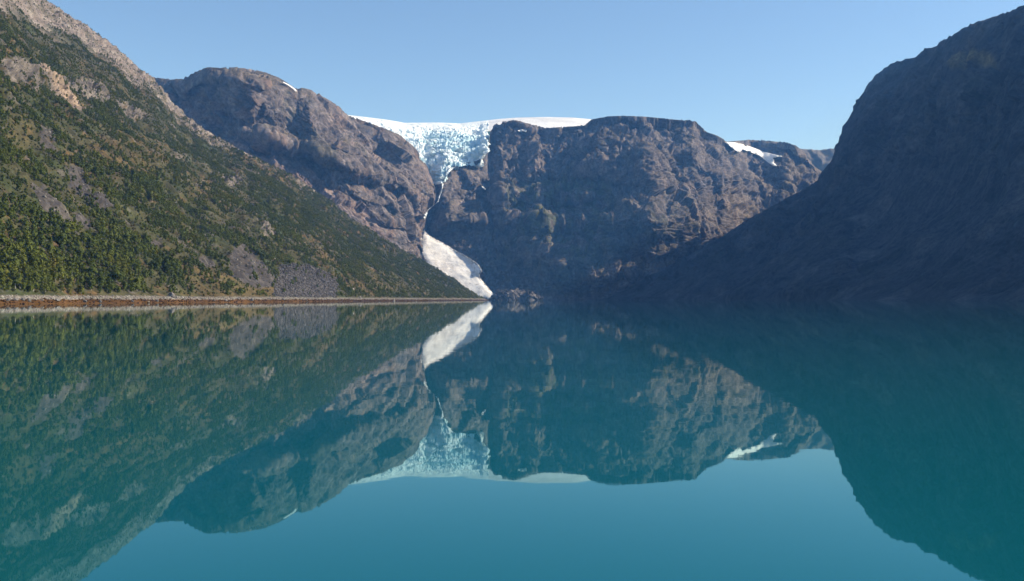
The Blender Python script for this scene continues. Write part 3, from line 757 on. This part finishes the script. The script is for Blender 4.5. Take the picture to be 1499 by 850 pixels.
def sample1(wt, n):
    """n random spots on the hillside, by weight per vertex and real area"""
    Q = M1.P
    a = np.linalg.norm(np.cross(Q[1:, :-1]-Q[:-1, :-1], Q[:-1, 1:]-Q[:-1, :-1]), axis=-1)*wt[:-1, :-1]
    a = np.where(M1.U[:-1, :-1] > -60, a, 0).ravel(); cs = np.cumsum(a)
    k = np.searchsorted(cs, rng.uniform(0, cs[-1], n)); k = np.minimum(k, len(a)-1)
    i, j = np.unravel_index(k, wt[:-1, :-1].shape)
    f = rng.uniform(0, 1, (2, n, 1))
    p = Q[i, j]*(1-f[0])*(1-f[1])+Q[i+1, j]*f[0]*(1-f[1])+Q[i, j+1]*(1-f[0])*f[1]+Q[i+1, j+1]*f[0]*f[1]
    return p, i, j, cs[-1]

bp_, i_, j_, _ = sample1(sstep(zz, 2.3, 2.9)*(1-sstep(zz, 4.2, 5.4)), 9000)
sh = rng.uniform(.35, 1.0, 9000)[:, None]
stone_field('beach_stones', bp_+[0, 0, .05], .35+1.1*rng.uniform(0, 1, 9000)**3, np.array([.38, .345, .30])*sh+rng.uniform(-.02, .02, (9000, 3)), M_BOULD, 'band of pale stones along the top of the left shore', 'beach stones')
tp_, i_, j_, _ = sample1(talus*sstep(zz, 4, 6), 5200)
sh = rng.uniform(.4, 1.0, 5200)[:, None]
stone_field('scree_blocks', tp_+[0, 0, .2], .8+2.6*rng.uniform(0, 1, 5200)**3, np.array([.155, .143, .143])*sh, M_BOULD, 'field of grey broken blocks above the beach', 'boulder field')
rp_, i_, j_, _ = sample1(np.clip(scree+.5*outc+.4*bare, 0, 1), 6000)
sh = rng.uniform(.5, 1.0, 6000)[:, None]
stone_field('loose_rocks', rp_+[0, 0, .1], .6+2.4*rng.uniform(0, 1, 6000)**4, np.array([.26, .235, .21])*sh, M_BOULD, 'loose rocks strewn over the bare parts of the hillside', 'loose rocks')
wp_, i_, j_, _ = sample1((1-sstep(zz, 2.2, 2.8))*sstep(zz, -.3, .3), 5000)
sh = rng.uniform(.35, 1.1, 5000)[:, None]
stone_field('seaweed', wp_, .4+1.3*rng.uniform(0, 1, 5000)**3, np.where(rng.uniform(0, 1, (5000, 1)) < .6, np.array([[.105, .050, .010]]), np.array([[.05, .026, .012]]))*sh, M_BOULD, 'rust brown seaweed covering the stones of the tidal shore', 'seaweed')

# three rocky knolls at the foot of the massif
for k_, (u0, vt_, wd, hp, lb) in enumerate([(736,424,36,22,'left and largest pale rock knoll beside the snow tongue'), (757,425.5,30,20,'middle pale rock knoll at the head of the water'), (776,427,28,18,'right pale rock knoll nearest the dark cliff')]):
    d = 3745+12*k_; sx = wd*.62*d/F; h = (439.2-vt_)*d/F
    P = IV5.copy()
    for q in range(7):
        r_ = np.random.default_rng(900+10*k_+q); nn = r_.normal(size=3); nn[2] = abs(nn[2])*.6; nn /= np.linalg.norm(nn); dd = P@nn; P = P-np.outer(np.maximum(dd-r_.uniform(.55, .8), 0)*.8, nn)
    P = P*np.array([sx, 55, h*1.05]); P[:, 2] = np.maximum(P[:, 2], -4)
    q = (P[:, 0]+300*k_, P[:, 1], P[:, 2])
    nn = IV5*(P[:, 2] > -3.9)[:, None]
    P = P+nn*(blocks(q, 26, .5, .2, .1)+blocks(q, 11, .45, 2.2, .12)+1.2*fbm(q, 7, 3, off=610))[:, None]
    c = mixc(np.zeros(P.shape)+np.array([.15, .135, .128]), (.075, .07, .068), sstep(fbm(q, 14, 3, off=620), 0, .35))
    o = link('rock_knoll', raw_mesh('rock_knoll', P, IF5, c, False), M_ROCK)
    o.location = ((u0-CX)/F*d, d, 0); tag(o, lb, 'rock knoll', 'rock knolls at the head of the water')

# ------------------------------------------------------------------ trees
def leaf_mat():
    m, nt, b = mat('birch_leaves')
    oi = nd(nt, 'ShaderNodeObjectInfo')
    rp = nd(nt, 'ShaderNodeValToRGB'); el = rp.color_ramp.elements
    el[0].position = 0; el[0].color = (.056, .077, .012, 1); el[1].position = 1; el[1].color = (.175, .155, .020, 1)
    for p_, c_ in ((.35, (.084, .108, .014, 1)), (.7, (.114, .134, .016, 1)), (.9, (.140, .146, .018, 1))):
        e = el.new(p_); e.color = c_
    pos = nd(nt, 'ShaderNodeNewGeometry'); nl = nd(nt, 'ShaderNodeTexNoise'); nl.inputs['Scale'].default_value = .022; nl.inputs['Detail'].default_value = 4
    nt.links.new(pos.outputs['Position'], nl.inputs['Vector'])
    m1 = nd(nt, 'ShaderNodeMath', operation='MULTIPLY'); m1.inputs[1].default_value = .35; nt.links.new(oi.outputs['Random'], m1.inputs[0])
    m2 = nd(nt, 'ShaderNodeMapRange'); m2.inputs['From Min'].default_value = .36; m2.inputs['From Max'].default_value = .66; m2.inputs['To Max'].default_value = .68; nt.links.new(nl.outputs['Fac'], m2.inputs['Value'])
    m3 = nd(nt, 'ShaderNodeMath', operation='ADD'); nt.links.new(m1.outputs[0], m3.inputs[0]); nt.links.new(m2.outputs['Result'], m3.inputs[1]); nt.links.new(m3.outputs[0], rp.inputs['Fac'])
    g = nd(nt, 'ShaderNodeNewGeometry'); n = nd(nt, 'ShaderNodeTexNoise'); n.inputs['Scale'].default_value = .8
    nt.links.new(g.outputs['Position'], n.inputs['Vector'])
    mr = nd(nt, 'ShaderNodeMapRange'); mr.inputs['From Min'].default_value = .3; mr.inputs['From Max'].default_value = .7; mr.inputs['To Min'].default_value = .62; mr.inputs['To Max'].default_value = 1.05
    nt.links.new(n.outputs['Fac'], mr.inputs['Value'])
    vm = nd(nt, 'ShaderNodeVectorMath', operation='SCALE'); nt.links.new(rp.outputs['Color'], vm.inputs[0]); nt.links.new(mr.outputs['Result'], vm.inputs['Scale'])
    nt.links.new(vm.outputs[0], b.inputs['Base Color']); b.inputs['Roughness'].default_value = .7; b.inputs['Specular IOR Level'].default_value = .2
    tr = nd(nt, 'ShaderNodeBsdfTranslucent'); nt.links.new(vm.outputs[0], tr.inputs['Color'])
    mx = nd(nt, 'ShaderNodeMixShader'); mx.inputs[0].default_value = .25
    nt.links.new(b.outputs[0], mx.inputs[1]); nt.links.new(tr.outputs[0], mx.inputs[2]); nt.links.new(mx.outputs[0], nt.nodes['Material Output'].inputs['Surface'])
    return m
M_LEAF = leaf_mat()
M_BARK, nt_, b_ = mat('birch_bark')
nz = nd(nt_, 'ShaderNodeTexNoise'); nz.inputs['Scale'].default_value = 6
rp = nd(nt_, 'ShaderNodeValToRGB'); rp.color_ramp.elements[0].color = (.10, .085, .07, 1); rp.color_ramp.elements[1].color = (.42, .39, .35, 1)
nt_.links.new(nz.outputs['Fac'], rp.inputs['Fac']); nt_.links.new(rp.outputs[0], b_.inputs['Base Color']); b_.inputs['Roughness'].default_value = .8

def crown_mesh(seed, wid, low, nleaf=300):
    """a birch crown of unit height: leaf sprays gathered round several boughs"""
    r = np.random.default_rng(seed)
    cl = []
    for k in range(9):
        z = r.uniform(low, .88); rad = wid*math.sqrt(max(.05, 1-((z-.5)/.55)**2))*r.uniform(.25, .75); a = r.uniform(0, 6.28)
        cl.append((rad*math.cos(a), rad*math.sin(a), z, r.uniform(.10, .19)))
    cl.append((0, 0, .86, .12)); cl.append((.02, -.02, .6, .2))
    cl = np.array(cl); k = r.integers(0, len(cl), nleaf)
    dv = r.normal(size=(nleaf, 3)); dv /= np.linalg.norm(dv, axis=1, keepdims=True)
    c = cl[k, :3]+dv*(cl[k, 3]*r.uniform(.4, 1.05, nleaf))[:, None]
    c[:, 2] = np.clip(c[:, 2], .06, 1.0)
    n = dv*.35+(c-np.array([0, 0, .45]))*np.array([2.6, 2.6, 1.6])+r.normal(size=(nleaf, 3))*.28+np.array([0, 0, .2]); n /= np.linalg.norm(n, axis=1, keepdims=True)
    t = np.cross(n, r.normal(size=(nleaf, 3))); t /= np.linalg.norm(t, axis=1, keepdims=True); b = np.cross(n, t)
    s = r.uniform(.045, .085, nleaf)[:, None]
    V = np.stack([c-t*s, c-b*s*.7, c+t*s, c+b*s*.7], 1).reshape(-1, 3)
    return raw_mesh('crown', V, np.arange(nleaf*4).reshape(-1, 4), None, False)

def trunk_mesh(seed):
    r = np.random.default_rng(seed); V = []; Fc = []
    def tube(pts, rad):
        b0 = len(V)
        for p_, q_ in zip(pts, rad):
            for a in range(5): V.append((p_[0]+q_*math.cos(a*1.2566), p_[1]+q_*math.sin(a*1.2566), p_[2]))
        for i in range(len(pts)-1):
            for a in range(5):
                Fc.append((b0+i*5+a, b0+i*5+(a+1) % 5, b0+i*5+5+(a+1) % 5, b0+i*5+5+a))
    bend = r.normal(size=2)*.03
    st = [(bend[0]*math.sin(z*3), bend[1]*math.sin(z*3), z) for z in np.linspace(-.04, .9, 7)]
    tube(st, np.linspace(.022, .004, 7))
    for _ in range(6):
        z = r.uniform(.18, .7); a = r.uniform(0, 6.28); ln = r.uniform(.12, .26)
        p0 = np.array((bend[0]*math.sin(z*3), bend[1]*math.sin(z*3), z)); p1 = p0+np.array((ln*math.cos(a), ln*math.sin(a), ln*.8))
        tube([p0, (p0+p1)/2+(0, 0, .01), p1], [.009, .006, .002])
    return raw_mesh('trunk', np.array(V), np.array(Fc), None, True)

NV = 8
crowns = [crown_mesh(200+i, (.30, .36, .26, .40, .33, .45, .30, .38)[i], (.22, .16, .25, .14, .2, .12, .18, .15)[i]) for i in range(NV)]
trunks = [trunk_mesh(300+i) for i in range(NV)]
for m_ in crowns: m_.materials.append(M_LEAF)
for m_ in trunks: m_.materials.append(M_BARK)

NT = 60000
tp, ti, tj, area = sample1(dens, NT)
# thin out trees standing in each other
cell = {}; keep = np.zeros(NT, bool)
size = (3.8+6.2*rng.uniform(0, 1, NT)**1.6)*(.8+.4*sstep(clump[ti, tj], -.1, .3))*(.80+.50*grove[ti, tj]*sstep(1900-tp[:, 1], 0, 900))*(1-.35*sstep(tp[:, 2], 150, 420))
for q in range(NT):
    x, y = tp[q, 0], tp[q, 1]; g_ = 4.0; k = (int(x//g_), int(y//g_)); ok = True
    mr_ = (size[q]*.30)**2
    for a in (-1, 0, 1):
        for b in (-1, 0, 1):
            for (xx, yy) in cell.get((k[0]+a, k[1]+b), ()):
                if (xx-x)**2+(yy-y)**2 < mr_: ok = False; break
            if not ok: break
        if not ok: break
    if ok: cell.setdefault(k, []).append((x, y)); keep[q] = True
tp, ti, tj, size = tp[keep], ti[keep], tj[keep], size[keep]
uu = CX+tp[:, 0]/tp[:, 1]*F; vv = HZ-(tp[:, 2]-CAM_Z)/tp[:, 1]*F
app = size/tp[:, 1]
vis = (uu > 6) & (uu < 1490) & (vv > 20)
order = np.argsort(-np.where(vis, app*(1+.25*(vv > 425)), 0))
near = order[:300]
print('trees', len(tp), 'near y', tp[near, 1].max())
rest = np.setdiff1d(np.arange(len(tp)), near)
protos = {}
GZ = {0: ('birch tree in the front row standing right above the stony beach', 'birch trees of the front row above the beach'),
      1: ('birch tree in the dense grove on the lower slope behind the front row', 'birch trees of the dense lower grove'),
      2: ('birch tree higher on the slope above the dense lower grove', 'birch trees scattered above the lower grove')}
for q in near:
    k = int(rng.integers(0, NV))
    e = bpy.data.objects.new('birch_tree', None); COL.objects.link(e)
    e.location = tuple(tp[q]-np.array([0, 0, .15])); e.rotation_euler = (rng.normal()*.05, rng.normal()*.05, rng.uniform(0, 6.28)); sc = size[q]; e.scale = (sc, sc, sc)
    z_ = 0 if tp[q, 2] < 10 else (1 if tp[q, 2] < 60 else 2)
    tag(e, GZ[z_][0], 'birch tree', GZ[z_][1])
    for nm, src in (('trunk', trunks), ('crown', crowns)):
        key = (nm, k)
        if key not in protos:
            c = bpy.data.objects.new(nm, src[k]); protos[key] = c
        else:
            c = protos[key].copy()
        COL.objects.link(c); c.parent = e

# the rest of the wood: one mass of the same crowns
ne = len(rest)
me = bpy.data.meshes.new('birch_woodland'); me.vertices.add(ne); me.vertices.foreach_set('co', np.ascontiguousarray(tp[rest]-np.array([0, 0, .1]), np.float32).ravel())
for nm, ty, arr in (('kind_of_tree', 'INT', rng.integers(0, NV, ne).astype(np.int32)), ('turn', 'FLOAT', rng.uniform(0, 6.28, ne).astype(np.float32)), ('tall', 'FLOAT', size[rest].astype(np.float32))):
    a = me.attributes.new(nm, ty, 'POINT'); a.data.foreach_set('value', arr)
wood = link('birch_woodland', me, M_LEAF)
tag(wood, 'open birch wood covering the rest of the left hillside', 'woodland', None, 'stuff')
ng = bpy.data.node_groups.new('woodland', 'GeometryNodeTree')
ng.interface.new_socket('Geometry', in_out='INPUT', socket_type='NodeSocketGeometry'); ng.interface.new_socket('Geometry', in_out='OUTPUT', socket_type='NodeSocketGeometry')
gi = ng.nodes.new('NodeGroupInput'); go = ng.nodes.new('NodeGroupOutput')
def attr(nm, ty):
    n = ng.nodes.new('GeometryNodeInputNamedAttribute'); n.data_type = ty; n.inputs['Name'].default_value = nm; return n.outputs['Attribute']
ak, at_, as_ = attr('kind_of_tree', 'INT'), attr('turn', 'FLOAT'), attr('tall', 'FLOAT')
cr = ng.nodes.new('ShaderNodeCombineXYZ'); ng.links.new(at_, cr.inputs['Z'])
cs_ = ng.nodes.new('ShaderNodeCombineXYZ')
for s_ in 'XYZ': ng.links.new(as_, cs_.inputs[s_])
jn = ng.nodes.new('GeometryNodeJoinGeometry')
for k in range(NV):
    if ('crown', k) not in protos: continue
    cmp_ = ng.nodes.new('FunctionNodeCompare'); cmp_.data_type = 'INT'; cmp_.operation = 'EQUAL'
    ng.links.new(ak, [s for s in cmp_.inputs if s.name == 'A' and s.type == 'INT'][0]); [s for s in cmp_.inputs if s.name == 'B' and s.type == 'INT'][0].default_value = k
    oi = ng.nodes.new('GeometryNodeObjectInfo'); oi.inputs['Object'].default_value = protos[('crown', k)]; oi.transform_space = 'ORIGINAL'; oi.inputs['As Instance'].default_value = True
    ip = ng.nodes.new('GeometryNodeInstanceOnPoints')
    m2p = ng.nodes.new('GeometryNodeMeshToPoints')
    ng.links.new(gi.outputs[0], m2p.inputs['Mesh']); ng.links.new(cmp_.outputs['Result'], m2p.inputs['Selection'])
    ng.links.new(m2p.outputs['Points'], ip.inputs['Points']); ng.links.new(oi.outputs['Geometry'], ip.inputs['Instance'])
    e2r = ng.nodes.new('FunctionNodeEulerToRotation'); ng.links.new(cr.outputs[0], e2r.inputs[0]); ng.links.new(e2r.outputs[0], ip.inputs['Rotation'])
    ng.links.new(cs_.outputs[0], ip.inputs['Scale']); ng.links.new(ip.outputs[0], jn.inputs[0])
ng.links.new(jn.outputs[0], go.inputs[0])
md = wood.modifiers.new('woodland', 'NODES'); md.node_group = ng

# low shrubs and heath between the trees
M_SHRUB = M_LEAF.copy(); M_SHRUB.name = 'heath_shrub'
for e_, c_ in zip([n for n in M_SHRUB.node_tree.nodes if n.type == 'VALTORGB'][0].color_ramp.elements, [(.034,.050,.014,1), (.052,.064,.018,1), (.072,.074,.022,1), (.105,.074,.024,1), (.095,.098,.03,1)]): e_.color = c_
_Q = M1.P; Pn1 = (_Q[..., 0], _Q[..., 1], _Q[..., 2])
sd = np.clip((1-outc*.9)*(1-scree*.88)*(1-talus*.93)*(1-bare*.75), 0, 1)*sstep(zz, 4.6, 6)*(.35+.65*sstep(fbm(Pn1, 40, 3, off=700), -.3, .2))
sp, si, sj, _ = sample1(sd, 42000)
ns = len(sp); me = bpy.data.meshes.new('undergrowth'); me.vertices.add(ns); me.vertices.foreach_set('co', np.ascontiguousarray(sp-np.array([0, 0, .15]), np.float32).ravel())
for nm, ty, arr in (('kind_of_tree', 'INT', rng.integers(0, NV, ns).astype(np.int32)), ('turn', 'FLOAT', rng.uniform(0, 6.28, ns).astype(np.float32)), ('tall', 'FLOAT', (1.3+2.9*rng.uniform(0, 1, ns)**2).astype(np.float32))):
    a = me.attributes.new(nm, ty, 'POINT'); a.data.foreach_set('value', arr)
ug_ = link('undergrowth', me, M_SHRUB); tag(ug_, 'low green and rust coloured heath bushes between the birches', 'undergrowth', None, 'stuff')
ng2 = ng.copy(); ng2.name = 'undergrowth'
sm = ng2.nodes.new('GeometryNodeSetMaterial'); sm.inputs['Material'].default_value = M_SHRUB
gout = [n for n in ng2.nodes if n.type == 'GROUP_OUTPUT'][0]; jn2 = [n for n in ng2.nodes if n.type == 'JOIN_GEOMETRY'][0]
ng2.links.new(jn2.outputs[0], sm.inputs['Geometry']); ng2.links.new(sm.outputs[0], gout.inputs[0])
cx_ = [n for n in ng2.nodes if n.type == 'COMBXYZ' and n.inputs['X'].is_linked][0]
src = cx_.inputs['Z'].links[0].from_socket; ml = ng2.nodes.new('ShaderNodeMath'); ml.operation = 'MULTIPLY'; ml.inputs[1].default_value = .62
ng2.links.new(src, ml.inputs[0]); ng2.links.new(ml.outputs[0], cx_.inputs['Z'])
md = ug_.modifiers.new('undergrowth', 'NODES'); md.node_group = ng2

# ------------------------------------------------------------------ water
M_WATER, nt, b = mat('fjord_water')
nt.nodes.remove(b)
df = nd(nt, 'ShaderNodeBsdfDiffuse'); df.inputs['Color'].default_value = (.002, .076, .092, 1)
gs = nd(nt, 'ShaderNodeBsdfGlossy'); gs.inputs['Roughness'].default_value = .015
fr = nd(nt, 'ShaderNodeFresnel'); fr.inputs['IOR'].default_value = 1.333
wr_ = nd(nt, 'ShaderNodeValToRGB'); wr_.color_ramp.elements[0].position = .12; wr_.color_ramp.elements[0].color = (.36, .90, 1, 1); wr_.color_ramp.elements[1].position = .6; wr_.color_ramp.elements[1].color = (.95, 1, 1, 1)
ms = nd(nt, 'ShaderNodeMixShader'); nt.links.new(fr.outputs[0], wr_.inputs['Fac']); nt.links.new(wr_.outputs['Color'], gs.inputs['Color'])
nt.links.new(fr.outputs[0], ms.inputs[0]); nt.links.new(df.outputs[0], ms.inputs[1]); nt.links.new(gs.outputs[0], ms.inputs[2]); nt.links.new(ms.outputs[0], nt.nodes['Material Output'].inputs['Surface'])
g = nd(nt, 'ShaderNodeNewGeometry')
n1 = nd(nt, 'ShaderNodeTexNoise'); n1.inputs['Scale'].default_value = 1.1; n1.inputs['Detail'].default_value = 2
n2 = nd(nt, 'ShaderNodeTexNoise'); n2.inputs['Scale'].default_value = .12; n2.inputs['Detail'].default_value = 2
nt.links.new(g.outputs['Position'], n1.inputs['Vector']); nt.links.new(g.outputs['Position'], n2.inputs['Vector'])
b1 = nd(nt, 'ShaderNodeBump'); b1.inputs['Distance'].default_value = .0016; b1.inputs['Strength'].default_value = 1
b2 = nd(nt, 'ShaderNodeBump'); b2.inputs['Distance'].default_value = .0045; b2.inputs['Strength'].default_value = 1
n3 = nd(nt, 'ShaderNodeTexNoise'); n3.inputs['Scale'].default_value = .02; n3.inputs['Detail'].default_value = 3
mpw = nd(nt, 'ShaderNodeMapping'); mpw.inputs['Scale'].default_value = (.5, 1.6, 1); nt.links.new(g.outputs['Position'], mpw.inputs['Vector']); nt.links.new(mpw.outputs[0], n3.inputs['Vector'])
mrw = nd(nt, 'ShaderNodeMapRange'); mrw.inputs['From Min'].default_value = .42; mrw.inputs['From Max'].default_value = .62; mrw.inputs['To Min'].default_value = .25; mrw.inputs['To Max'].default_value = 1.0
nt.links.new(n3.outputs['Fac'], mrw.inputs['Value']); nt.links.new(mrw.outputs['Result'], b1.inputs['Strength'])
nt.links.new(n1.outputs['Fac'], b1.inputs['Height']); nt.links.new(n2.outputs['Fac'], b2.inputs['Height']); nt.links.new(b1.outputs[0], b2.inputs['Normal']); nt.links.new(b2.outputs[0], gs.inputs['Normal']); nt.links.new(b2.outputs[0], fr.inputs['Normal'])
V = np.array([(-9000, -3000, 0), (9000, -3000, 0), (9000, 10500, 0), (-9000, 10500, 0)], float)
w = link('water', raw_mesh('water', V, np.array([[0, 1, 2, 3]]), None, False), M_WATER)
tag(w, 'calm teal fjord water mirroring the mountains', 'water', None, 'structure')

# ------------------------------------------------------------------ air
hz = bpy.data.materials.new('haze'); hz.use_nodes = True; nt = hz.node_tree; nt.nodes.clear()
ou = nt.nodes.new('ShaderNodeOutputMaterial'); pv = nt.nodes.new('ShaderNodeVolumePrincipled')
pv.inputs['Color'].default_value = (.13, .40, 1.0, 1); pv.inputs['Absorption Color'].default_value = (1, 1, 1, 1); pv.inputs['Density'].default_value = 5.0e-5; pv.inputs['Anisotropy'].default_value = 0
nt.links.new(pv.outputs[0], ou.inputs['Volume'])
x0, x1, y0, y1, z0, z1 = -9500, 9500, -3500, 11500, -6, 1560
V = np.array([(x, y, z) for x in (x0, x1) for y in (y0, y1) for z in (z0, z1)], float)
Fc = np.array([(0,1,3,2),(4,6,7,5),(0,4,5,1),(2,3,7,6),(0,2,6,4),(1,5,7,3)])
ho = link('haze', raw_mesh('haze', V, Fc, None, False), hz)
tag(ho, 'thin blue air over the fjord', 'haze', None, 'stuff')

# ------------------------------------------------------------------ light, sky, camera
sl = bpy.data.lights.new('sun', 'SUN'); sl.energy = 5.0; sl.angle = math.radians(.53); sl.color = (1.0, .91, .79)
so = bpy.data.objects.new('sun', sl); COL.objects.link(so); so.rotation_euler = SUN.to_track_quat('Z', 'Y').to_euler(); so.location = (3000, 1000, 3000)
wd = bpy.data.worlds.new('World'); S.world = wd; wd.use_nodes = True; nt = wd.node_tree
sk = nt.nodes.new('ShaderNodeTexSky'); sk.sky_type = 'NISHITA'; sk.sun_disc = False; sk.sun_elevation = SUN_EL; sk.sun_rotation = SUN_AZ
sk.air_density = 1.0; sk.dust_density = .2; sk.ozone_density = 3.0; sk.altitude = 1500
nt.links.new(sk.outputs[0], nt.nodes['Background'].inputs['Color']); nt.nodes['Background'].inputs['Strength'].default_value = .11

cd = bpy.data.cameras.new('camera'); co = bpy.data.objects.new('camera', cd); COL.objects.link(co)
cd.sensor_width = 36; cd.lens = 36*F/W; cd.shift_y = (HZ-425)/W; cd.clip_start = .1; cd.clip_end = 40000
co.location = (0, 0, CAM_Z); co.rotation_euler = (math.radians(90), 0, 0)
S.camera = co
S.view_settings.view_transform = 'Standard'; S.view_settings.look = 'None'; S.view_settings.exposure = .70; S.view_settings.gamma = 1
S.render.engine = 'CYCLES'
S.cycles.use_denoising = True; S.cycles.denoiser = 'OPENIMAGEDENOISE'
S.cycles.max_bounces = 6; S.cycles.diffuse_bounces = 2; S.cycles.glossy_bounces = 3; S.cycles.volume_bounces = 0; S.cycles.transparent_max_bounces = 6
